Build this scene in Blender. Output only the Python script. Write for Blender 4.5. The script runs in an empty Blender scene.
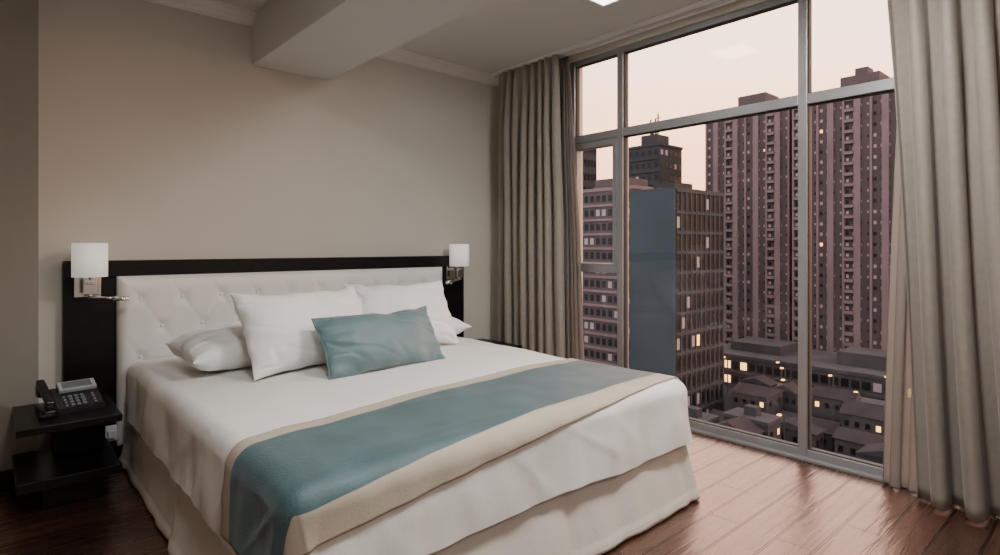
import bpy, bmesh, math, random
from mathutils import Vector, Matrix, noise
random.seed(7)
scene=bpy.context.scene
COL=scene.collection

# ------------------------------------------------------------ materials
def mat(name,color,rough=0.6,metal=0.0,var=0.0,vscale=8.0,bump=0.0,bscale=60.0,sheen=0.0,spec=0.5,emit=None,estr=0.0,detail=4.0):
    m=bpy.data.materials.new(name); m.use_nodes=True
    nt=m.node_tree; b=nt.nodes["Principled BSDF"]
    b.inputs["Roughness"].default_value=rough
    b.inputs["Metallic"].default_value=metal
    b.inputs["Specular IOR Level"].default_value=spec
    if sheen:
        b.inputs["Sheen Weight"].default_value=sheen
        b.inputs["Sheen Roughness"].default_value=0.4
    tc=nt.nodes.new("ShaderNodeTexCoord")
    n=nt.nodes.new("ShaderNodeTexNoise"); n.inputs["Scale"].default_value=vscale; n.inputs["Detail"].default_value=detail
    nt.links.new(tc.outputs["Object"],n.inputs["Vector"])
    r=nt.nodes.new("ShaderNodeValToRGB")
    r.color_ramp.elements[0].position=0.3; r.color_ramp.elements[1].position=0.7
    c=color
    r.color_ramp.elements[0].color=(c[0]*(1-var),c[1]*(1-var),c[2]*(1-var),1)
    r.color_ramp.elements[1].color=(min(1,c[0]*(1+var)),min(1,c[1]*(1+var)),min(1,c[2]*(1+var)),1)
    nt.links.new(n.outputs["Fac"],r.inputs["Fac"])
    nt.links.new(r.outputs["Color"],b.inputs["Base Color"])
    if bump:
        n2=nt.nodes.new("ShaderNodeTexNoise"); n2.inputs["Scale"].default_value=bscale; n2.inputs["Detail"].default_value=3
        nt.links.new(tc.outputs["Object"],n2.inputs["Vector"])
        bp=nt.nodes.new("ShaderNodeBump"); bp.inputs["Strength"].default_value=bump; bp.inputs["Distance"].default_value=0.01
        nt.links.new(n2.outputs["Fac"],bp.inputs["Height"]); nt.links.new(bp.outputs["Normal"],b.inputs["Normal"])
    if emit:
        b.inputs["Emission Color"].default_value=(*emit,1); b.inputs["Emission Strength"].default_value=estr
    return m

M={}
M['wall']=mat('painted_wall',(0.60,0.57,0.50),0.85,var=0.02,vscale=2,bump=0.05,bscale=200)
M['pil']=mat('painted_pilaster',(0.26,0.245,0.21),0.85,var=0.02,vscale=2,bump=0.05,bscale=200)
M['ceil']=mat('painted_ceiling',(0.64,0.635,0.615),0.85,var=0.01,vscale=2)
M['trimw']=mat('white_trim',(0.75,0.74,0.7),0.6,var=0.01)
M['black']=mat('espresso_wood',(0.005,0.004,0.004),0.35,var=0.3,vscale=14,bump=0.03,bscale=90,spec=0.3)
M['leather']=mat('white_leather',(0.80,0.785,0.765),0.45,var=0.015,vscale=5,bump=0.05,bscale=150)
M['linen']=mat('white_bed_linen',(0.78,0.765,0.735),0.8,var=0.015,vscale=5,bump=0.12,bscale=35,sheen=0.1)
M['pillow']=mat('white_pillow_cotton',(0.86,0.855,0.85),0.8,var=0.01,vscale=5,bump=0.25,bscale=18,sheen=0.1)
M['skirt']=mat('cream_bed_skirt',(0.66,0.62,0.565),0.85,var=0.02,vscale=5,bump=0.1,bscale=60)
M['teal']=mat('teal_velvet',(0.055,0.110,0.126),0.55,var=0.16,vscale=7,bump=0.15,bscale=120,sheen=0.25)
M['teal2']=mat('light_teal_velvet',(0.112,0.188,0.206),0.5,var=0.12,vscale=7,bump=0.15,bscale=60,sheen=0.35)
M['beige']=mat('beige_border',(0.45,0.39,0.315),0.65,var=0.03,vscale=9,bump=0.1,bscale=120)
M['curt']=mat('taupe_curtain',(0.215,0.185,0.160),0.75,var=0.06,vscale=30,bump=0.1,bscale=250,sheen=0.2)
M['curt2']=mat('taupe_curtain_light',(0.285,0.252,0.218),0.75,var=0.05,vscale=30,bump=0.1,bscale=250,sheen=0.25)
M['alum']=mat('brushed_aluminium',(0.34,0.34,0.35),0.4,metal=0.6,var=0.04,vscale=5)
M['alumd']=mat('dark_gasket',(0.03,0.03,0.03),0.6)
M['chrome']=mat('polished_chrome',(0.75,0.74,0.72),0.15,metal=1.0)
M['shade']=mat('white_lampshade',(0.85,0.84,0.81),0.7,var=0.01,emit=(1,0.96,0.90),estr=0.4)
M['plast']=mat('black_plastic',(0.010,0.010,0.012),0.35)
M['key']=mat('grey_keys',(0.16,0.18,0.21),0.4)
M['lcd']=mat('phone_display',(0.12,0.145,0.14),0.25)
M['lcdb']=mat('display_bezel',(0.35,0.37,0.38),0.35)
M['wht']=mat('white_plastic',(0.8,0.8,0.8),0.4)
M['panel']=mat('light_panel_diffuser',(0.9,0.9,0.9),0.4,emit=(1,0.98,0.95),estr=6.0)

# floor planks
def floor_mat():
    m=bpy.data.materials.new('dark_wood_planks'); m.use_nodes=True
    nt=m.node_tree; L=nt.links; b=nt.nodes["Principled BSDF"]
    tc=nt.nodes.new("ShaderNodeTexCoord")
    br=nt.nodes.new("ShaderNodeTexBrick")
    br.inputs["Scale"].default_value=1.0
    br.inputs["Brick Width"].default_value=0.95
    br.inputs["Row Height"].default_value=0.15
    br.inputs["Mortar Size"].default_value=0.0055
    br.inputs["Mortar Smooth"].default_value=0.3
    br.inputs["Bias"].default_value=0.0
    br.offset=0.37
    br.inputs["Color1"].default_value=(0.034,0.014,0.009,1)
    br.inputs["Color2"].default_value=(0.082,0.034,0.021,1)
    br.inputs["Mortar"].default_value=(0.003,0.002,0.002,1)
    L.new(tc.outputs["Object"],br.inputs["Vector"])
    mp=nt.nodes.new("ShaderNodeMapping"); mp.inputs["Scale"].default_value=(1.5,16,1)
    L.new(tc.outputs["Object"],mp.inputs["Vector"])
    n=nt.nodes.new("ShaderNodeTexNoise"); n.inputs["Scale"].default_value=2.0; n.inputs["Detail"].default_value=6; n.inputs["Distortion"].default_value=0.8
    L.new(mp.outputs["Vector"],n.inputs["Vector"])
    mx=nt.nodes.new("ShaderNodeMix"); mx.data_type='RGBA'; mx.blend_type='MULTIPLY'; mx.inputs["Factor"].default_value=0.6
    r=nt.nodes.new("ShaderNodeValToRGB"); r.color_ramp.elements[0].position=0.3; r.color_ramp.elements[0].color=(0.45,0.45,0.45,1); r.color_ramp.elements[1].position=0.7
    L.new(n.outputs["Fac"],r.inputs["Fac"])
    L.new(br.outputs["Color"],mx.inputs["A"]); L.new(r.outputs["Color"],mx.inputs["B"])
    L.new(mx.outputs["Result"],b.inputs["Base Color"])
    rr=nt.nodes.new("ShaderNodeMapRange"); rr.inputs["To Min"].default_value=0.20; rr.inputs["To Max"].default_value=0.36
    L.new(n.outputs["Fac"],rr.inputs["Value"]); L.new(rr.outputs["Result"],b.inputs["Roughness"])
    ma=nt.nodes.new("ShaderNodeMath"); ma.operation='MULTIPLY_ADD'; ma.inputs[1].default_value=0.4
    inv=nt.nodes.new("ShaderNodeMath"); inv.operation='SUBTRACT'; inv.inputs[0].default_value=1.0
    L.new(br.outputs["Fac"],inv.inputs[1])
    L.new(n.outputs["Fac"],ma.inputs[0]); L.new(inv.outputs[0],ma.inputs[2])
    bp=nt.nodes.new("ShaderNodeBump"); bp.inputs["Strength"].default_value=1.0; bp.inputs["Distance"].default_value=0.008
    L.new(ma.outputs[0],bp.inputs["Height"]); L.new(bp.outputs["Normal"],b.inputs["Normal"])
    b.inputs["IOR"].default_value=2.2
    b.inputs["Specular IOR Level"].default_value=0.5
    b.inputs["Specular Tint"].default_value=(1,0.58,0.41,1)
    b.inputs["Coat Weight"].default_value=0.5
    b.inputs["Coat Roughness"].default_value=0.28
    b.inputs["Coat IOR"].default_value=1.6
    L.new(bp.outputs["Normal"],b.inputs["Coat Normal"])
    return m
M['floor']=floor_mat()

def glass_mat():
    m=bpy.data.materials.new('window_glass'); m.use_nodes=True
    nt=m.node_tree; nt.nodes.clear(); L=nt.links
    o=nt.nodes.new("ShaderNodeOutputMaterial"); t=nt.nodes.new("ShaderNodeBsdfTransparent"); g=nt.nodes.new("ShaderNodeBsdfGlossy")
    g.inputs["Roughness"].default_value=0.0
    g.inputs["Color"].default_value=(0.65,0.65,0.65,1)
    t.inputs["Color"].default_value=(0.93,0.93,0.93,1)
    fr=nt.nodes.new("ShaderNodeFresnel"); fr.inputs["IOR"].default_value=1.38
    mx=nt.nodes.new("ShaderNodeMixShader")
    L.new(fr.outputs[0],mx.inputs[0]); L.new(t.outputs[0],mx.inputs[1]); L.new(g.outputs[0],mx.inputs[2]); L.new(mx.outputs[0],o.inputs[0])
    return m
M['glass']=glass_mat()
def sheer_mat():
    m=bpy.data.materials.new('sheer_voile'); m.use_nodes=True
    nt=m.node_tree; nt.nodes.clear(); L=nt.links
    o=nt.nodes.new("ShaderNodeOutputMaterial"); t=nt.nodes.new("ShaderNodeBsdfTransparent"); d=nt.nodes.new("ShaderNodeBsdfDiffuse"); tr=nt.nodes.new("ShaderNodeBsdfTranslucent")
    d.inputs["Color"].default_value=(0.36,0.32,0.285,1); tr.inputs["Color"].default_value=(0.26,0.23,0.215,1)
    a=nt.nodes.new("ShaderNodeMixShader"); a.inputs[0].default_value=0.45
    L.new(d.outputs[0],a.inputs[1]); L.new(tr.outputs[0],a.inputs[2])
    w=nt.nodes.new("ShaderNodeTexNoise"); w.inputs["Scale"].default_value=300
    r=nt.nodes.new("ShaderNodeMapRange"); r.inputs["To Min"].default_value=0.82; r.inputs["To Max"].default_value=0.98
    L.new(w.outputs["Fac"],r.inputs["Value"])
    b=nt.nodes.new("ShaderNodeMixShader"); L.new(r.outputs[0],b.inputs[0])
    L.new(t.outputs[0],b.inputs[1]); L.new(a.outputs[0],b.inputs[2]); L.new(b.outputs[0],o.inputs[0])
    return m
M['sheer']=sheer_mat()

# ------------------------------------------------------------ mesh helpers
def finish(bm,name,mats,parent=None,smooth=False,loc=None,rot=None):
    me=bpy.data.meshes.new(name); bm.to_mesh(me); bm.free()
    for m in (mats if isinstance(mats,(list,tuple)) else [mats]): me.materials.append(m)
    if smooth:
        for p in me.polygons: p.use_smooth=True
    o=bpy.data.objects.new(name,me); COL.objects.link(o)
    if loc: o.location=loc
    if rot: o.rotation_euler=rot
    if parent: o.parent=parent
    return o
def addbox(bm,x0,x1,y0,y1,z0,z1,mi=0,bevel=0.0,mtx=None,seg=2):
    vs=[bm.verts.new((x,y,z)) for z in (z0,z1) for y in (y0,y1) for x in (x0,x1)]
    idx=[(0,2,3,1),(4,5,7,6),(0,1,5,4),(2,6,7,3),(0,4,6,2),(1,3,7,5)]
    fs=[bm.faces.new([vs[i] for i in f]) for f in idx]
    for f in fs: f.material_index=mi
    if bevel>0:
        es=list({e for f in fs for e in f.edges})
        r=bmesh.ops.bevel(bm,geom=es,offset=bevel,segments=seg,profile=0.5,affect='EDGES')
        for f in r['faces']: f.material_index=mi
        vs=list({v for f in r['faces'] for v in f.verts}|{v for v in vs if v.is_valid})
    if mtx is not None:
        bmesh.ops.transform(bm,matrix=mtx,verts=[v for v in vs if v.is_valid])
def box(name,x0,x1,y0,y1,z0,z1,m,parent=None,bevel=0.0):
    bm=bmesh.new(); addbox(bm,x0,x1,y0,y1,z0,z1,0,bevel)
    bmesh.ops.recalc_face_normals(bm,faces=bm.faces)
    return finish(bm,name,m,parent)
def empty(name,loc=(0,0,0)):
    e=bpy.data.objects.new(name,None); COL.objects.link(e); e.location=loc; e.empty_display_size=0.1; return e
def cyl(name,p0,p1,r,m,parent=None,seg=24,r2=None,caps=True):
    p0=Vector(p0);p1=Vector(p1); d=p1-p0
    bm=bmesh.new()
    bmesh.ops.create_cone(bm,cap_ends=caps,segments=seg,radius1=r,radius2=r if r2 is None else r2,depth=d.length)
    q=d.to_track_quat('Z','Y').to_matrix().to_4x4()
    bmesh.ops.transform(bm,matrix=Matrix.Translation((p0+p1)/2)@q,verts=bm.verts)
    o=finish(bm,name,m,parent)
    for p in o.data.polygons:
        if len(p.vertices)==4: p.use_smooth=True
    return o
def tube(name,pts,r,m,parent=None):
    cu=bpy.data.curves.new(name,'CURVE'); cu.dimensions='3D'; cu.bevel_depth=r; cu.bevel_resolution=3
    s=cu.splines.new('NURBS'); s.points.add(len(pts)-1)
    for i,p in enumerate(pts): s.points[i].co=(*p,1)
    s.use_endpoint_u=True; s.order_u=3
    cu.materials.append(m)
    o=bpy.data.objects.new(name,cu); COL.objects.link(o)
    if parent:o.parent=parent
    return o

# ------------------------------------------------------------ room shell
XL,XW,YB,YF,ZC=-1.9,3.53,4.0,-2.6,2.79
box('floor',XL-0.2,XW+0.18,YF-0.2,YB+0.2,-0.12,0.0,M['floor'])
box('ceiling',XL-0.2,XW+0.18,YF-0.2,YB+0.2,ZC,ZC+0.15,M['ceil'])
box('wall_back',XL-0.2,XW+0.18,YB,YB+0.2,0,ZC,M['wall'])
box('wall_left',XL-0.2,XL,YF-0.2,YB,0,ZC,M['wall'])
box('wall_front',XL,XW+0.18,YF-0.2,YF,0,ZC,M['wall'])
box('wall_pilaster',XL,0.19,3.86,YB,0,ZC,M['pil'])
bm=bmesh.new()
addbox(bm,XW,XW+0.18,3.14,YB,0,ZC)
addbox(bm,XW,XW+0.18,YF,-1.22,0,ZC)
addbox(bm,XW,XW+0.18,-1.22,3.14,2.735,ZC)
bmesh.ops.recalc_face_normals(bm,faces=bm.faces)
finish(bm,'wall_right',M['wall'])
box('ceiling_beam',1.318,1.86,YF,YB,2.455,ZC,M['ceil'],bevel=0.004)
def crown(name,x0,x1,y):
    prof=[(0,-0.075),(-0.012,-0.075),(-0.016,-0.06),(-0.03,-0.05),(-0.05,-0.03),(-0.075,-0.022),(-0.08,-0.01),(-0.095,-0.008),(-0.095,0),(0,0)]
    bm=bmesh.new()
    a=[bm.verts.new((x0,y+p[0],ZC+p[1])) for p in prof]; b=[bm.verts.new((x1,y+p[0],ZC+p[1])) for p in prof]
    n=len(prof)
    for i in range(n): bm.faces.new([a[i],a[(i+1)%n],b[(i+1)%n],b[i]])
    bm.faces.new(a[::-1]); bm.faces.new(b)
    bmesh.ops.recalc_face_normals(bm,faces=bm.faces)
    finish(bm,name,M['trimw'])
crown('trim_1',0.19,1.318,YB); crown('trim_2',1.86,XW,YB)
box('baseboard_pilaster',XL,0.20,3.845,3.86,0,0.10,M['black'],bevel=0.003)
box('baseboard_back',0.20,XW-0.005,YB-0.015,YB,0,0.10,M['black'],bevel=0.003)
box('baseboard_left',XL,XL+0.015,YF,3.84,0,0.10,M['black'],bevel=0.003)

# ------------------------------------------------------------ window
win=empty('window_1')
FW=0.05; FX0,FX1=3.545,3.625
ys=[3.115,2.64,1.34,0.04,-1.19]
ZTW=2.735
for i,y in enumerate(ys):
    box('mullion_%d'%i,FX0,FX1,y-FW/2,y+FW/2,0,ZTW,M['alum'],win,0.003)
    box('gasket_%d'%i,FX0+0.02,FX1-0.02,y-FW/2-0.006,y+FW/2+0.006,0.05,ZTW-0.01,M['alumd'],win)
for nm,z0,z1 in (('top_rail',ZTW-0.04,ZTW),('transom_rail',2.065,2.125),('bottom_rail',0.0,0.055)):
    for i in range(4):
        box('%s_%d'%(nm,i),FX0+0.003,FX1-0.003,ys[i+1]+FW/2,ys[i]-FW/2,z0,z1,M['alum'],win,0.003)
        box('%s_gasket_%d'%(nm,i),FX0+0.02,FX1-0.02,ys[i+1]+FW/2,ys[i]-FW/2,z0-0.006,z1+0.006,M['alumd'],win)
sy0,sy1=ys[1]+0.025,ys[0]-0.025
for nm,z0,z1 in (('sash_bottom',1.035,1.105),('sash_top',2.01,2.06)):
    box(nm,FX0-0.012,FX1-0.02,sy0,sy1,z0,z1,M['alum'],win,0.003)
box('sash_stile_a',FX0-0.010,FX1-0.02,sy0,sy0+0.035,1.10,2.02,M['alum'],win,0.003)
box('sash_stile_b',FX0-0.010,FX1-0.02,sy1-0.035,sy1,1.10,2.02,M['alum'],win,0.003)
bm=bmesh.new()
for i in range(4):
    for z0,z1 in ((0.055,2.065),(2.125,ZTW-0.04)):
        v=[bm.verts.new((3.585,y,z)) for y,z in ((ys[i+1]+.02,z0-.005),(ys[i]-.02,z0-.005),(ys[i]-.02,z1+.005),(ys[i+1]+.02,z1+.005))]
        bm.faces.new(v)
finish(bm,'glass_panes',M['glass'],win)
box('window_sill_strip',3.50,3.545,-1.2,3.09,0.0,0.018,M['alum'],win,0.003)

# ------------------------------------------------------------ curtains
def curtain(name,ty,by,X,zt,zb,folds,amp,m,seed=0,nu=260,nv=50,th=0.004,lean=0.0,parent=None):
    bm=bmesh.new(); rows=[]
    for j in range(nv+1):
        v=j/nv; z=zt+(zb-zt)*v; row=[]
        for i in range(nu+1):
            u=i/nu
            uu=u+0.016*noise.noise(Vector((u*9,v*0.8,seed)))
            ph=2*math.pi*folds*uu+1.9*noise.noise(Vector((u*5,v*0.9,seed+3)))
            a=amp*(0.55+0.45*min(1,v*5))*(1+0.7*noise.noise(Vector((u*7,v*1.4,seed+8))))
            s=math.sin(ph)
            y=(ty[0]+(ty[1]-ty[0])*uu)*(1-v**0.8)+(by[0]+(by[1]-by[0])*uu)*v**0.8
            x=X+a*(s*0.85+0.22*math.sin(2*ph+1))+0.016*noise.noise(Vector((u*4,v*3,seed+5)))+lean*v
            if v<0.035: x=X+(x-X)*0.8
            y+=0.014*math.sin(2*ph)*min(1,v*4)
            row.append(bm.verts.new((x,y,z)))
        rows.append(row)
    for j in range(nv):
        for i in range(nu):
            bm.faces.new([rows[j][i],rows[j][i+1],rows[j+1][i+1],rows[j+1][i]])
    o=finish(bm,name,m,parent,smooth=True)
    if th:
        s=o.modifiers.new('s','SOLIDIFY'); s.thickness=th
    return o
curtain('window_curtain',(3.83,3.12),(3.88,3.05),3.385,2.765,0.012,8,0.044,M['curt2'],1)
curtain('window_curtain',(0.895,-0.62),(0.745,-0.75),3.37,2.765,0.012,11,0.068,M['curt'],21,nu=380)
curtain('sheer_curtain',(3.16,3.09),(3.16,2.90),3.475,2.765,0.012,5,0.022,M['sheer'],31,nu=120,th=0)
curtain('sheer_curtain',(0.80,0.1),(0.915,0.1),3.475,2.765,0.012,10,0.022,M['sheer'],41,nu=200,th=0)
box('curtain_track',3.36,3.40,-1.2,3.93,2.768,ZC,M['wht'],bevel=0.003)
box('curtain_track',3.462,3.488,-1.2,3.93,2.768,ZC,M['wht'],bevel=0.003)

# ------------------------------------------------------------ headboard
hb=empty('headboard')
box('side_panel_a',0.30,0.56,3.945,3.998,0.08,1.155,M['black'],hb,0.004)
box('side_panel_b',2.82,3.08,3.945,3.998,0.08,1.155,M['black'],hb,0.004)
box('top_rail',0.30,3.08,3.925,3.998,1.065,1.157,M['black'],hb,0.004)
box('back_board',0.55,2.83,3.95,3.998,0.08,1.08,M['black'],hb)
PX0,PX1,PZ0,PZ1=0.545,2.83,0.09,1.066
nx,nz=290,130
cw=0.22
btn=[]
k=0
z=PZ1-0.13
while z>PZ0+0.05:
    x=PX0+(0.11 if k%2==0 else 0.22)
    while x<PX1-0.05:
        btn.append((x,z)); x+=cw
    z-=0.17; k+=1
bm=bmesh.new(); rows=[]
def fold(x,z):
    a=(x-PX0-0.11)/cw; b=(z-(PZ1-0.13))/0.34
    p=a+b; q=a-b
    return abs(p-round(p)),abs(q-round(q))
for j in range(nz+1):
    row=[]
    for i in range(nx+1):
        x=PX0+(PX1-PX0)*i/nx; z=PZ0+(PZ1-PZ0)*j/nz
        dp,dq=fold(x,z)
        s=math.exp(-(dp/0.07)**2); t=math.exp(-(dq/0.07)**2)
        near=[math.hypot(x-bx,z-bz) for bx,bz in btn if abs(bz-z)<0.12]
        db=min(near) if near else 1
        ex=min(x-PX0,PX1-x,z-PZ0,PZ1-z); edge=1-math.exp(-max(0,ex)/0.02)
        d=0.028+0.042*edge-(0.0021*max(s,t)*math.exp(-db/0.11)*2+0.0125*math.exp(-(db/0.034)**2))*edge
        row.append(bm.verts.new((x,3.95-d,z)))
    rows.append(row)
for j in range(nz):
    for i in range(nx): bm.faces.new([rows[j][i],rows[j][i+1],rows[j+1][i+1],rows[j+1][i]])
loop=rows[0]+[r[-1] for r in rows[1:]]+rows[-1][-2::-1]+[r[0] for r in rows[-2:0:-1]]
back=[bm.verts.new((v.co.x,3.95,v.co.z)) for v in loop]
for i in range(len(loop)):
    j=(i+1)%len(loop); bm.faces.new([loop[i],loop[j],back[j],back[i]])
bmesh.ops.recalc_face_normals(bm,faces=bm.faces)
finish(bm,'tufted_pad',M['leather'],hb,smooth=True)
bm=bmesh.new()
for bx,bz in btn:
    r=bmesh.ops.create_uvsphere(bm,u_segments=10,v_segments=6,radius=0.010)
    bmesh.ops.transform(bm,matrix=Matrix.Translation((bx,3.893,bz))@Matrix.Diagonal((1,0.5,1,1)),verts=r['verts'])
finish(bm,'buttons',M['leather'],hb,smooth=True)

# ------------------------------------------------------------ bed
bed=empty('king_bed')
BX0,BX1,BY0,BY1,ZT=0.585,2.60,1.49,3.86,0.585
R=0.075; ARC=R*math.pi/2; DROP=ZT-R-0.285
def ridge(p,wd):
    return math.exp(-(noise.noise(p)/wd)**2)
def drape(s,t,off=0.0,wr=1.0):
    ix0,ix1,iy0=BX0+R,BX1-R,BY0+R
    cx=min(max(s,ix0),ix1); cy=max(t,iy0)
    ex,ey=s-cx,t-cy
    d=max(abs(ex),abs(ey))
    zc=ZT+0.018*(1-((cx-1.615)/1.0)**2)-0.006
    top=0.007*noise.noise(Vector((s*2.2,t*2.2,1)))+0.0035*noise.noise(Vector((s*7,t*4,2)))+0.0014*ridge(Vector((s*1.3+t*0.6,t*1.9-s*0.5,4)),0.07)
    if d<1e-9:
        return Vector((s,t,zc+off+top*wr))
    n=Vector((ex,ey,0)).normalized()
    rr=R+off
    if d<ARC:
        a=d/R; h=rr*math.sin(a); z=zc-R+rr*math.cos(a)
    else:
        h=rr+(d-ARC)*0.08; z=zc-R-(d-ARC)
    k=min(1,d/(ARC+0.1))
    per=(cx*1.0+cy*1.0)
    ang=math.atan2(n.y,n.x)
    q=max(0,min(1,d/LEN))
    h+=k*wr*(0.016*noise.noise(Vector((per*3.5+ang,z*2,5)))+0.011*noise.noise(Vector((per*9+ang*2,z*4,9)))+0.0035*ridge(Vector((per*2.6+z*2.5+ang,z*1.5,12)),0.09)*math.sin(q*math.pi)**0.5)
    hem=max(0,(d-ARC)/DROP)
    z+=hem*0.016*noise.noise(Vector((per*2.5+ang,7,3)))
    return Vector((cx,cy,0))+n*h+Vector((0,0,z+top*wr*(1-k)))
LEN=ARC+DROP
def sheet(name,fs,ft,ns,ntt,off,m,parent,mi=None,mats=None):
    bm=bmesh.new(); rows=[]
    for j in range(ntt+1):
        row=[]
        for i in range(ns+1):
            s=fs(i/ns,j/ntt); t=ft(i/ns,j/ntt)
            row.append(bm.verts.new(drape(s,t,off)))
        rows.append(row)
    for j in range(ntt):
        for i in range(ns):
            f=bm.faces.new([rows[j][i],rows[j][i+1],rows[j+1][i+1],rows[j+1][i]])
            if mi: f.material_index=mi(j/ntt)
    bmesh.ops.recalc_face_normals(bm,faces=bm.faces)
    if sum(f.normal.z for f in bm.faces)<0: bmesh.ops.reverse_faces(bm,faces=bm.faces)
    return finish(bm,name,mats or m,parent,smooth=True)
S0,S1=BX0+R-LEN,BX1-R+LEN; T0=BY0+R-LEN
sheet('coverlet',lambda u,v:S0+(S1-S0)*u,lambda u,v:T0+(BY1-T0)*v,230,230,0.0,M['linen'],bed)
box('mattress',BX0+0.05,BX1-0.05,BY0+0.05,BY1-0.01,0.32,0.53,M['linen'],bed,0.04)
box('bed_base',BX0+0.05,BX1-0.05,BY0+0.05,BY1-0.01,0.06,0.31,M['black'],bed,0.01)
def ry(u,v):
    far=1.985+(2.275-1.985)*u; near=1.345+(1.585-1.345)*u
    return near+(far-near)*v
def bands(v):
    return 1 if (v<0.15 or v>0.88) else 0
run=sheet('bed_runner',lambda u,v:(S0+0.03)+(S1-S0-0.06)*u,lambda u,v:ry(u,v),230,80,0.009,None,bed,bands,[M['teal'],M['beige']])
run.modifiers.new('s','SOLIDIFY').thickness=0.005
def rect_path(off,n):
    x0,x1,y0=BX0-off,BX1+off,BY0-off; rc=0.05+off*0.3
    seg=[]
    def line(a,b,k,nn):
        for i in range(k): 
            t=i/k; seg.append((a[0]+(b[0]-a[0])*t,a[1]+(b[1]-a[1])*t,nn[0],nn[1]))
    def arc(c,a0,a1,k):
        for i in range(k):
            a=a0+(a1-a0)*i/k; seg.append((c[0]+rc*math.cos(a),c[1]+rc*math.sin(a),math.cos(a),math.sin(a)))
    line((x0,BY1),(x0,y0+rc),150,(-1,0)); arc((x0+rc,y0+rc),math.pi,1.5*math.pi,14)
    line((x0+rc,y0),(x1-rc,y0),130,(0,-1)); arc((x1-rc,y0+rc),1.5*math.pi,2*math.pi,14)
    line((x1,y0+rc),(x1,BY1),150,(1,0)); seg.append((x1,BY1,1,0))
    return seg
bm=bmesh.new(); rows=[]; nzs=30
pleats=[75,157,235,290,301,318,390]
for j in range(nzs+1):
    v=j/nzs; z=0.335+(0.012-0.335)*v
    path=rect_path(-0.026+0.062*v,0); row=[]
    for i,(x,y,nx_,ny_) in enumerate(path):
        w=v*(0.018*noise.noise(Vector((i*0.09,v*0.6,3)))+0.020*noise.noise(Vector((i*0.028,v*0.3,8))))
        for p in pleats:
            dd=(i-p)/2.4
            if abs(dd)<3: w-=0.015*v*math.exp(-dd*dd)
        if v>0.87: w+=0.004
        row.append(bm.verts.new((x+nx_*w,y+ny_*w,z+(0.006*noise.noise(Vector((i*0.05,0,1))) if j==nzs else 0))))
    rows.append(row)
for j in range(nzs):
    for i in range(len(rows[0])-1): bm.faces.new([rows[j][i],rows[j][i+1],rows[j+1][i+1],rows[j+1][i]])
bmesh.ops.recalc_face_normals(bm,faces=bm.faces)
sk=finish(bm,'bed_skirt',M['skirt'],bed,smooth=True); sk.modifiers.new('s','SOLIDIFY').thickness=0.003

# ------------------------------------------------------------ pillows
def pillow(name,w,h,t,loc,rot,m,seed=0,wr=0.012,piping=False,n=72,corner=0.06,sag=0.0):
    bm=bmesh.new(); tops=[];bots=[]
    for side,store in ((1,tops),(-1,bots)):
        for j in range(n+1):
            row=[]
            for i in range(n+1):
                a=-1+2*i/n; b=-1+2*j/n
                a=math.sin(a*math.pi/2); b=math.sin(b*math.pi/2)
                prof=max(0,(1-abs(a)**2.3))**0.5*max(0,(1-abs(b)**2.3))**0.5
                px=a*w/2*(1-corner*(1-b*b)*abs(a)); py=b*h/2*(1-corner*1.5*(1-a*a)*abs(b))
                py+=sag*h*(1-a*a)*(-0.10 if b>0 else 0.0)*abs(b)
                px+=0.012*noise.noise(Vector((b*2,seed,a)))*abs(a); py+=0.014*noise.noise(Vector((a*2.5,seed+4,b)))*abs(b)
                z=side*t/2*prof
                q=Vector((px*6+seed*3,py*6,side*2+seed))
                z+=wr*1.6*noise.noise(q)*min(1,prof*3)
                rx=abs(noise.noise(Vector((px*4+py*9+seed,py*3-px*2,seed*2))))
                z-=wr*0.9*math.exp(-(rx/0.06)**2)*min(1,prof*3)*(0.4+abs(a)*0.6)
                e=max(abs(a),abs(b))
                z+=wr*0.8*math.sin((a if abs(b)>abs(a) else b)*13+seed+2*noise.noise(q*0.4))*min(1,prof*4)*max(0,(e-0.5))*1.2
                if (i in(0,n) or j in (0,n)):
                    z=0.008*noise.noise(Vector((px*8,py*8,seed)))
                row.append((px,py,z))
            store.append(row)
    V={}
    def gv(s,i,j,store):
        key=(0 if (i in (0,n) or j in (0,n)) else s,i,j)
        if key not in V: V[key]=bm.verts.new(store[j][i])
        return V[key]
    for s,store in ((1,tops),(-1,bots)):
        for j in range(n):
            for i in range(n):
                f=[gv(s,i,j,store),gv(s,i+1,j,store),gv(s,i+1,j+1,store),gv(s,i,j+1,store)]
                if s<0:f=f[::-1]
                bm.faces.new(f)
    if piping:
        edge=[(i,0) for i in range(n)]+[(n,j) for j in range(n)]+[(i,n) for i in range(n,0,-1)]+[(0,j) for j in range(n,0,-1)]
        ring=[]
        for (i,j) in edge:
            c=V[(0,i,j)].co
            out=Vector((c.x,c.y,0)).normalized(); k=[]
            for q in range(6):
                an=q*math.pi/3; k.append(bm.verts.new(c+out*0.005*math.cos(an)+Vector((0,0,0.005*math.sin(an)))))
            ring.append(k)
        for a in range(len(ring)):
            b=(a+1)%len(ring)
            for q in range(6): bm.faces.new([ring[a][q],ring[b][q],ring[b][(q+1)%6],ring[a][(q+1)%6]])
    o=finish(bm,name,m,None,smooth=True)
    o.location=loc; o.rotation_euler=rot
    return o
D=math.radians
pillow('bed_pillow',0.68,0.50,0.22,(1.06,3.32,0.692),(D(4),D(0),D(3)),M['pillow'],1)
pillow('bed_pillow',0.68,0.50,0.20,(2.20,3.42,0.687),(D(3),0,D(-3)),M['pillow'],2)
pillow('bed_pillow',0.76,0.47,0.25,(1.30,3.02,0.80),(D(58),0,D(9)),M['pillow'],3,sag=0.4,wr=0.015)
pillow('bed_pillow',0.69,0.47,0.25,(1.98,3.17,0.805),(D(58),0,D(-7)),M['pillow'],5,sag=0.4,wr=0.015)
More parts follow.
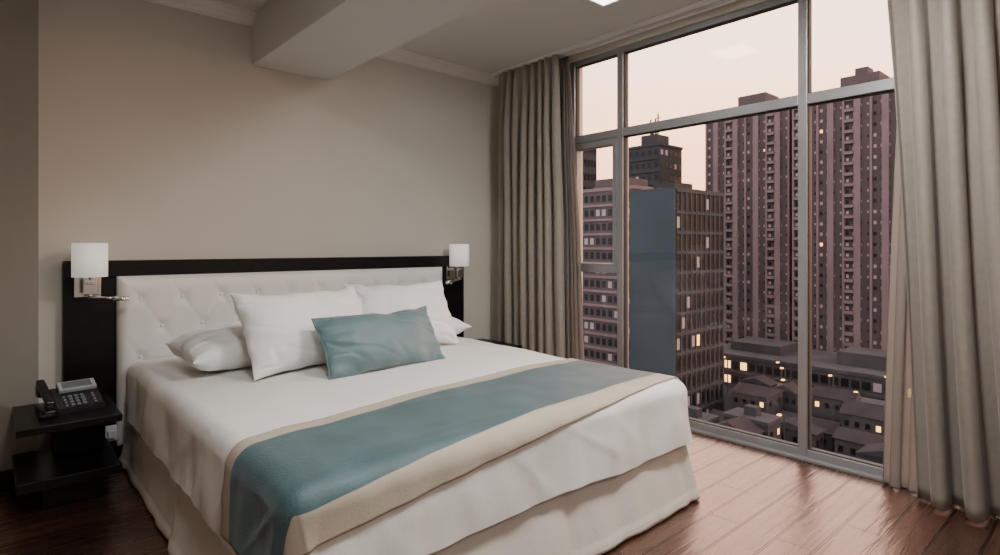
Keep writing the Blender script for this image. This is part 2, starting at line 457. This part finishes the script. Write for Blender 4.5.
pillow('lumbar_cushion',0.73,0.335,0.18,(1.58,2.73,0.735),(D(58),0,D(4)),M['teal2'],7,wr=0.012,piping=True,corner=0.06)

# ------------------------------------------------------------ nightstands
def nightstand(x0,x1,ux0,ux1,y0,yb):
    e=empty('nightstand',((x0+x1)/2,y0,0))
    bm=bmesh.new()
    addbox(bm,x0,x1,y0,yb,0.385,0.42,0,0.003)
    addbox(bm,x0,x1,y0,yb,0.13,0.175,0,0.003)
    addbox(bm,ux0,ux1,yb-0.20,yb,0.175,0.385,0,0.002)
    addbox(bm,x0+0.1,x1-0.06,y0+0.12,yb-0.02,0.0,0.13,0,0.002)
    bmesh.ops.recalc_face_normals(bm,faces=bm.faces)
    o=finish(bm,'shelves_and_upright',M['black'],e); o.location=(-(x0+x1)/2,-y0,0)
    return e
nightstand(0.085,0.485,0.24,0.44,3.33,3.84)
nightstand(2.88,3.28,2.94,3.14,3.42,3.93)
po=empty('power_outlet',(0.515,3.92,0.17))
box('plate',-0.025,0.03,0.005,0.02,-0.045,0.045,M['wht'],po,0.004)
box('plug',-0.018,0.018,-0.03,0.006,-0.02,0.02,M['wht'],po,0.005)

# ------------------------------------------------------------ lamps
def wall_lamp(X,parent_name='wall_lamp',arm=1):
    e=empty(parent_name,(X,3.945,1.05))
    Y=-0.11
    bm=bmesh.new(); seg=48; prof=[(0.082,0.022),(0.082,0.205),(0.0795,0.205),(0.0795,0.022)]
    rings=[]
    for k in range(seg):
        a=2*math.pi*k/seg; rings.append([bm.verts.new((r*math.cos(a),Y+r*math.sin(a),z)) for r,z in prof])
    for k in range(seg):
        l=(k+1)%seg
        for q in range(4): bm.faces.new([rings[k][q],rings[l][q],rings[l][(q+1)%4],rings[k][(q+1)%4]])
    bmesh.ops.recalc_face_normals(bm,faces=bm.faces)
    s=finish(bm,'shade',M['shade'],e)
    for p in s.data.polygons: p.use_smooth=abs(p.normal.z)<0.5
    cyl('shade_diffuser',(0,Y,0.192),(0,Y,0.195),0.0795,M['shade'],e,32)
    cyl('socket',(0,Y,0.0),(0,Y,0.08),0.014,M['chrome'],e)
    box('backplate',-0.062,0.062,-0.02,0.0,-0.095,0.022,M['chrome'],e,0.003)
    box('arm',-0.02,0.02,Y-0.015,-0.015,-0.02,0.0,M['chrome'],e,0.003)
    box('bracket_front',-0.030,0.030,Y-0.012,Y+0.012,-0.075,0.02,M['chrome'],e,0.003)
    cyl('reading_joint',(arm*0.0,Y-0.0,-0.07),(0,Y,-0.095),0.011,M['chrome'],e)
    cyl('reading_arm',(-0.01*arm,Y-0.01,-0.088),(0.12*arm,Y-0.05,-0.098),0.006,M['chrome'],e)
    cyl('reading_head',(0.10*arm,Y-0.045,-0.100),(0.175*arm,Y-0.065,-0.105),0.014,M['chrome'],e)
    cyl('reading_lens',(0.13*arm,Y-0.055,-0.113),(0.13*arm,Y-0.055,-0.119),0.009,M['wht'],e)
    return e
wall_lamp(0.408); wall_lamp(2.945,arm=-1)

# ------------------------------------------------------------ telephone
ph=empty('desk_telephone',(0.30,3.58,0.42)); ph.rotation_euler=(0,0,D(8)); ph.scale=(1.12,1.12,1.12)
bm=bmesh.new()
pr=[(-0.085,0.0),(0.085,0.0),(0.085,0.085),(0.06,0.095),(-0.085,0.025)]
a=[bm.verts.new((-0.065,y,z)) for y,z in pr]; b=[bm.verts.new((0.11,y,z)) for y,z in pr]
for i in range(5): bm.faces.new([a[i],a[(i+1)%5],b[(i+1)%5],b[i]])
bm.faces.new(a[::-1]); bm.faces.new(b)
bmesh.ops.recalc_face_normals(bm,faces=bm.faces)
bmesh.ops.bevel(bm,geom=list(bm.edges),offset=0.005,segments=2,affect='EDGES')
finish(bm,'body',M['plast'],ph)
sl=math.atan2(0.07,0.145); mt=Matrix.Translation((0.0225,-0.0125,0.062))@Matrix.Rotation(sl,4,'X')
bm=bmesh.new(); addbox(bm,-0.06,0.082,0.032,0.095,-0.004,0.016,0,0.004,mt); bmesh.ops.recalc_face_normals(bm,faces=bm.faces); finish(bm,'display_bezel',M['lcdb'],ph)
bm=bmesh.new(); addbox(bm,-0.045,0.065,0.044,0.086,0.015,0.018,0,0.0,mt); bmesh.ops.recalc_face_normals(bm,faces=bm.faces); finish(bm,'display',M['lcd'],ph)
bm=bmesh.new()
for r in range(4):
    for c in range(3): addbox(bm,-0.035+c*0.022,-0.02+c*0.022,-0.068+r*0.02,-0.056+r*0.02,-0.002,0.006,0,0.002,mt)
for r in range(4): addbox(bm,0.05,0.062,-0.068+r*0.02,-0.058+r*0.02,-0.002,0.006,0,0.002,mt); addbox(bm,-0.055,-0.045,-0.068+r*0.02,-0.058+r*0.02,-0.002,0.006,0,0.002,mt)
bmesh.ops.recalc_face_normals(bm,faces=bm.faces); finish(bm,'keypad',M['key'],ph)
bm=bmesh.new()
addbox(bm,-0.108,-0.066,-0.085,0.10,0.0,0.03,0,0.006)
addbox(bm,-0.106,-0.07,-0.09,-0.04,0.03,0.062,0,0.012,None,3)
addbox(bm,-0.106,-0.07,0.055,0.105,0.06,0.118,0,0.012,None,3)
addbox(bm,-0.104,-0.072,-0.095,0.11,-0.014,0.014,0,0.010,Matrix.Translation((0,0,0.088))@Matrix.Rotation(D(20),4,'X'),3)
bmesh.ops.recalc_face_normals(bm,faces=bm.faces); finish(bm,'handset',M['plast'],ph)
pts=[]
for k in range(150):
    u=k/149; cx=-0.09-0.03*math.sin(u*math.pi); cy=-0.09+0.12*u-0.05*math.sin(u*math.pi); cz=0.012
    an=k*1.25; pts.append((cx+0.007*math.cos(an),cy,cz+0.007*math.sin(an)))
tube('coiled_cord',pts,0.0022,M['plast'],ph)

# ------------------------------------------------------------ ceiling lights: one in view, the others added unseen as fill
def ceil_light(x,y,power,size=0.30):
    e=empty('ceiling_light',(x,y,ZC))
    h=size/2
    bm=bmesh.new()
    for a in ((-h-.015,h+.015,-h-.015,-h),(-h-.015,h+.015,h,h+.015),(-h-.015,-h,-h,h),(h,h+.015,-h,h)): addbox(bm,a[0],a[1],a[2],a[3],-0.022,0.0)
    bmesh.ops.recalc_face_normals(bm,faces=bm.faces)
    finish(bm,'frame',M['wht'],e)
    box('diffuser',-h,h,-h,h,-0.018,-0.001,M['panel'],e)
    l=bpy.data.lights.new('panel_lamp','AREA'); l.shape='SQUARE'; l.size=size; l.energy=power; l.color=(1.0,0.97,0.93)
    lo=bpy.data.objects.new('panel_lamp',l); COL.objects.link(lo); lo.location=(0,0,-0.025); lo.parent=e
ceil_light(2.78,2.16,7,0.28)
ceil_light(0.55,1.0,33)  # this and the rest: panels out of view, added to light the room
ceil_light(2.30,0.75,62)  # added out of view as main fill; the seen panel stays weak
ceil_light(2.6,-1.2,15)
ceil_light(0.2,-1.2,9)

# ------------------------------------------------------------ outside
G=-21.0
M['tower']=mat('tower_facade',(0.074,0.049,0.046),0.9,var=0.15,vscale=0.15)
M['tower_p']=mat('tower_pilasters',(0.165,0.112,0.104),0.9,var=0.15,vscale=0.2)
M['tealb']=mat('teal_render_wall',(0.022,0.034,0.040),0.9,var=0.15,vscale=0.2)
M['greyb']=mat('grey_facade',(0.026,0.024,0.026),0.9,var=0.12,vscale=0.3)
M['pinkb']=mat('pink_facade',(0.072,0.052,0.052),0.9,var=0.12,vscale=0.3)
M['wind']=mat('dark_windows',(0.004,0.0045,0.006),0.4,spec=0.2)
M['winp']=mat('pale_windows',(0.34,0.255,0.24),0.7)
M['winl']=mat('lit_windows',(0.5,0.35,0.15),0.5,emit=(1,0.50,0.14),estr=4.0)
M['roof']=mat('clay_roof',(0.016,0.0095,0.0085),0.9,var=0.5,vscale=0.6)
M['concrete']=mat('concrete_slabs',(0.040,0.034,0.034),0.9,var=0.2,vscale=0.4)
M['parking']=mat('pale_deck',(0.048,0.040,0.039),0.9,var=0.3,vscale=0.4)
M['ground']=mat('city_ground',(0.006,0.0052,0.0055),0.9,var=0.4,vscale=0.08)

def quad(bm,pts,mi):
    f=bm.faces.new([bm.verts.new(p) for p in pts]); f.material_index=mi
def building(name,x0,x1,y0,y1,ztop,mats,specx,specy,roofs=(),masts=0,balc=False):
    bm=bmesh.new()
    addbox(bm,x0,x1,y0,y1,G,ztop,0)
    for r in roofs: addbox(bm,*r[:4],ztop,r[4],0)
    addbox(bm,x0-0.2,x1+0.2,y0-0.2,y1+0.2,ztop,ztop+0.5,1)
    for k in range(masts):
        x=random.uniform(x0+2.5,x1-2.5); y=random.uniform(y0+2.5,y1-2.5); h=random.uniform(3,8)
        addbox(bm,x-.12,x+.12,y-.12,y+.12,ztop,ztop+h,0)
        for q in range(3): addbox(bm,x-.1,x+.1,y-.7,y+.7,ztop+h*(.6+.13*q),ztop+h*(.6+.13*q)+.12,0)
    def face(axis,a0,a1,fix,spec,wallmi):
        c,r,ww,wh,pp,lp,pil,band=spec
        cw=(a1-a0)/c; ch=(ztop-G)/r
        def P(a,z,o):
            return (fix-o,a,z) if axis=='x' else (a,fix-o,z)
        if wallmi: quad(bm,[P(a0,G,0.03),P(a1,G,0.03),P(a1,ztop,0.03),P(a0,ztop,0.03)],wallmi)
        for i in range(c):
            for j in range(r):
                a=a0+(i+.5)*cw; z=G+(j+.5)*ch
                q=random.random(); mi=4 if q<lp else (3 if q<lp+pp else 2)
                w=cw*ww/2; h=ch*wh/2
                if pil and pil>1 and (i//pil)%2==0: w*=0.55; h*=0.7
                quad(bm,[P(a-w,z-h,0.08),P(a+w,z-h,0.08),P(a+w,z+h,0.08),P(a-w,z+h,0.08)],mi)
        if balc and axis=='x':
            for i in range(pil,c,4*pil):
                ya=a0+i*cw+0.5; yb=a0+min(c,i+pil)*cw-0.2
                for j in range(r):
                    z=G+j*ch
                    addbox(bm,fix-0.75,fix,ya,yb,z-0.08,z+0.42,1)
        if pil:
            for i in range(0,c+1,pil):
                a=a0+i*cw; ww_=(0.5 if (i//pil)%2 else 0.16) if pil>1 else 0.12
                dp=0.5 if pil>1 else 0.2
                if axis=='x': addbox(bm,fix-dp,fix,a-ww_,a+ww_,G,ztop,1)
                else: addbox(bm,a-ww_,a+ww_,fix-dp,fix,G,ztop,1)
        if band:
            bd=0.3 if band is True else band
            for j in range(1,r):
                z=G+j*ch
                if axis=='x': addbox(bm,fix-bd,fix,a0,a1,z-0.18,z+0.18,1)
                else: addbox(bm,a0,a1,fix-bd,fix,z-0.18,z+0.18,1)
    if specx: face('x',y0,y1,x0,specx,0)
    if specy: face('y',x0,x1,y0,specy,5)
    return finish(bm,name,mats)
T=[M['tower'],M['tower_p'],M['wind'],M['winp'],M['winl'],M['tower']]
building('apartment_tower',110,128,43.8,60,27.5,T,(16,27,0.42,0.30,0.55,0.003,2,False),None,[(112,118,49,54.5,31),(112.5,119,55.5,59.8,29.3)],balc=True)
building('apartment_tower',109,128,14,42.6,27.6,T,(28,27,0.42,0.30,0.55,0.003,2,False),None,[(112,118,30,36,30.8),(112,117,20,25,30.5),(113,116,32,34,32.2)],balc=True)
building('office_block',59.7,70.9,36.6,42.6,7.6,[M['greyb'],M['concrete'],M['wind'],M['winp'],M['winl'],M['greyb']],None,(10,12,0.62,0.55,0.10,0.004,1,0.18),[(62,66,38,41,9)])
box('office_block_render_wall',59.2,59.75,36.4,42.6,G,7.9,M['tealb'])
building('residential_block',70,86,49.8,66,9.6,[M['pinkb'],M['tower_p'],M['wind'],M['winp'],M['winl'],M['pinkb']],(14,14,0.6,0.45,0.25,0.006,0,True),(10,14,0.6,0.45,0.2,0.006,0,True),[(74,80,54,60,12)])
building('distant_tower',108,117,70,78,23,[M['greyb'],M['greyb'],M['wind'],M['winp'],M['winl'],M['greyb']],(5,16,0.5,0.4,0.1,0.0,0,True),(5,16,0.5,0.4,0.1,0,0,False),[(110,115,72,76,26)],masts=6)
building('distant_tower',84,88,71,76,21,[M['greyb'],M['greyb'],M['wind'],M['winp'],M['winl'],M['greyb']],(4,16,0.6,0.5,0.1,0.0,0,True),(4,16,0.6,0.5,0.1,0,0,False))
P=[M['parking'],M['parking'],M['wind'],M['winp'],M['winl'],M['concrete']]
building('low_commercial_block',88,102,18,49,G+4.6,P,(24,2,0.75,0.5,0.15,0.16,0,True),None,[(92,98,22,30,G+7),(92,99,38,46,G+6.5)])
building('low_commercial_block',75,80,12,34,G+3.2,P,(18,1,0.6,0.5,0.2,0.45,0,False),None)
def houses(n,xa,xb,ya,yb):
    bm=bmesh.new(); placed=[]; tries=0
    while len(placed)<n and tries<6000:
        tries+=1
        w=random.uniform(1.1,2.3); l=random.uniform(1.5,3.4)
        x=random.uniform(xa+w,xb-w); y=random.uniform(ya+l,yb-l)
        if any(abs(x-p[0])<(w+p[2])*1.08 and abs(y-p[1])<(l+p[3])*1.03 for p in placed): continue
        placed.append((x,y,w,l))
        h=random.uniform(2.4,5.4); rh=random.uniform(0.6,1.1)
        x0,x1,y0,y1=x-w,x+w,y-l,y+l
        wm=random.choice((0,0,2,5))
        addbox(bm,x0,x1,y0,y1,G,G+h,wm)
        z=G+h
        A=[(x0-.2,y0-.2,z),(x1+.2,y0-.2,z),(x1+.2,y1+.2,z),(x0-.2,y1+.2,z)]
        kind=random.random()
        if kind<0.45:
            r0=(x,y0-.2,z+rh); r1=(x,y1+.2,z+rh)
            quad(bm,[A[0],r0,r1,A[3]],1); quad(bm,[A[1],A[2],r1,r0],1)
            f=bm.faces.new([bm.verts.new(p) for p in (A[0],A[1],r0)]); f.material_index=wm
            f=bm.faces.new([bm.verts.new(p) for p in (A[3],r1,A[2])]); f.material_index=wm
        elif kind<0.8:
            r0=(x0-.2,y,z+rh); r1=(x1+.2,y,z+rh)
            quad(bm,[A[0],A[1],r1,r0],1); quad(bm,[A[3],r0,r1,A[2]],1)
            f=bm.faces.new([bm.verts.new(p) for p in (A[0],r0,A[3])]); f.material_index=wm
            f=bm.faces.new([bm.verts.new(p) for p in (A[1],A[2],r1)]); f.material_index=wm
        else:
            addbox(bm,x0-.1,x1+.1,y0-.1,y1+.1,z,z+.35,0); addbox(bm,x-.5,x+.5,y-.6,y+.6,z+.35,z+1.2,2)
        for lv in range(1+int(h>3.4)):
            zz=G+h-1.2-lv*1.7
            for q in range(4):
                yy=y0+(q+.5)*(y1-y0)/4; mi=4 if random.random()<0.16 else 3
                quad(bm,[(x0-.05,yy-.2,zz),(x0-.05,yy+.2,zz),(x0-.05,yy+.2,zz+.55),(x0-.05,yy-.2,zz+.55)],mi)
            for q in range(2):
                xx=x0+(q+.5)*(x1-x0)/2; mi=4 if random.random()<0.12 else 3
                quad(bm,[(xx-.2,y0-.05,zz),(xx+.2,y0-.05,zz),(xx+.2,y0-.05,zz+.55),(xx-.2,y0-.05,zz+.55)],mi)
    finish(bm,'town_houses',[M['concrete'],M['roof'],M['greyb'],M['wind'],M['winl'],M['parking']])
houses(90,36,58.8,5,46); houses(60,59.6,74,6,35)
for k,(x,y) in enumerate(((74.5,30),(81.5,27),(86,22),(85,35),(83,42),(59.0,24),(82,18),(74.5,22),(81.5,33))):
    e=empty('street_lamp',(x,y,G))
    cyl('pole',(0,0,0),(0,0,5.5),0.09,M['greyb'],e,8); cyl('arm',(0,0,5.4),(-1.0,0,5.7),0.06,M['greyb'],e,6)
    box('lantern',-1.35,-0.9,-0.16,0.16,5.6,5.75,M['winl'],e,0.03)
box('city_ground',12,400,-150,300,G-0.5,G,M['ground'])

# ------------------------------------------------------------ world: sunset glow beyond the window (+X), cooler sky opposite
w=bpy.data.worlds.new('dusk_sky'); scene.world=w; w.use_nodes=True
nt=w.node_tree; nt.nodes.clear(); L=nt.links
o=nt.nodes.new("ShaderNodeOutputWorld"); bg=nt.nodes.new("ShaderNodeBackground"); bg.inputs["Strength"].default_value=5.4
tc=nt.nodes.new("ShaderNodeTexCoord"); sp=nt.nodes.new("ShaderNodeSeparateXYZ"); r=nt.nodes.new("ShaderNodeValToRGB")
L.new(tc.outputs["Generated"],sp.inputs[0]); L.new(sp.outputs["Z"],r.inputs[0])
cr=r.color_ramp; cr.elements[0].position=0.0; cr.elements[0].color=(0.90,0.36,0.17,1)
cr.elements[1].position=1.0; cr.elements[1].color=(0.42,0.40,0.46,1)
e=cr.elements.new(0.14); e.color=(0.95,0.48,0.28,1)
e=cr.elements.new(0.30); e.color=(0.93,0.61,0.46,1)
e=cr.elements.new(0.50); e.color=(0.80,0.63,0.58,1)
mr=nt.nodes.new("ShaderNodeMapRange"); mr.interpolation_type='SMOOTHSTEP'
mr.inputs["From Min"].default_value=-0.15; mr.inputs["From Max"].default_value=0.35
L.new(sp.outputs["X"],mr.inputs["Value"])
mx=nt.nodes.new("ShaderNodeMix"); mx.data_type='RGBA'
mx.inputs["A"].default_value=(0.42,0.385,0.41,1)
L.new(mr.outputs["Result"],mx.inputs["Factor"]); L.new(r.outputs[0],mx.inputs["B"])
L.new(mx.outputs["Result"],bg.inputs[0]); L.new(bg.outputs[0],o.inputs[0])

# ------------------------------------------------------------ camera
cd=bpy.data.cameras.new('camera'); cam=bpy.data.objects.new('camera',cd); COL.objects.link(cam)
cam.location=(0,0,1.24); cam.rotation_euler=(math.radians(90),0,math.radians(-41.57))
cd.sensor_width=36; cd.lens=20.7; cd.shift_y=-0.0315; cd.clip_start=0.05; cd.clip_end=1000
scene.camera=cam
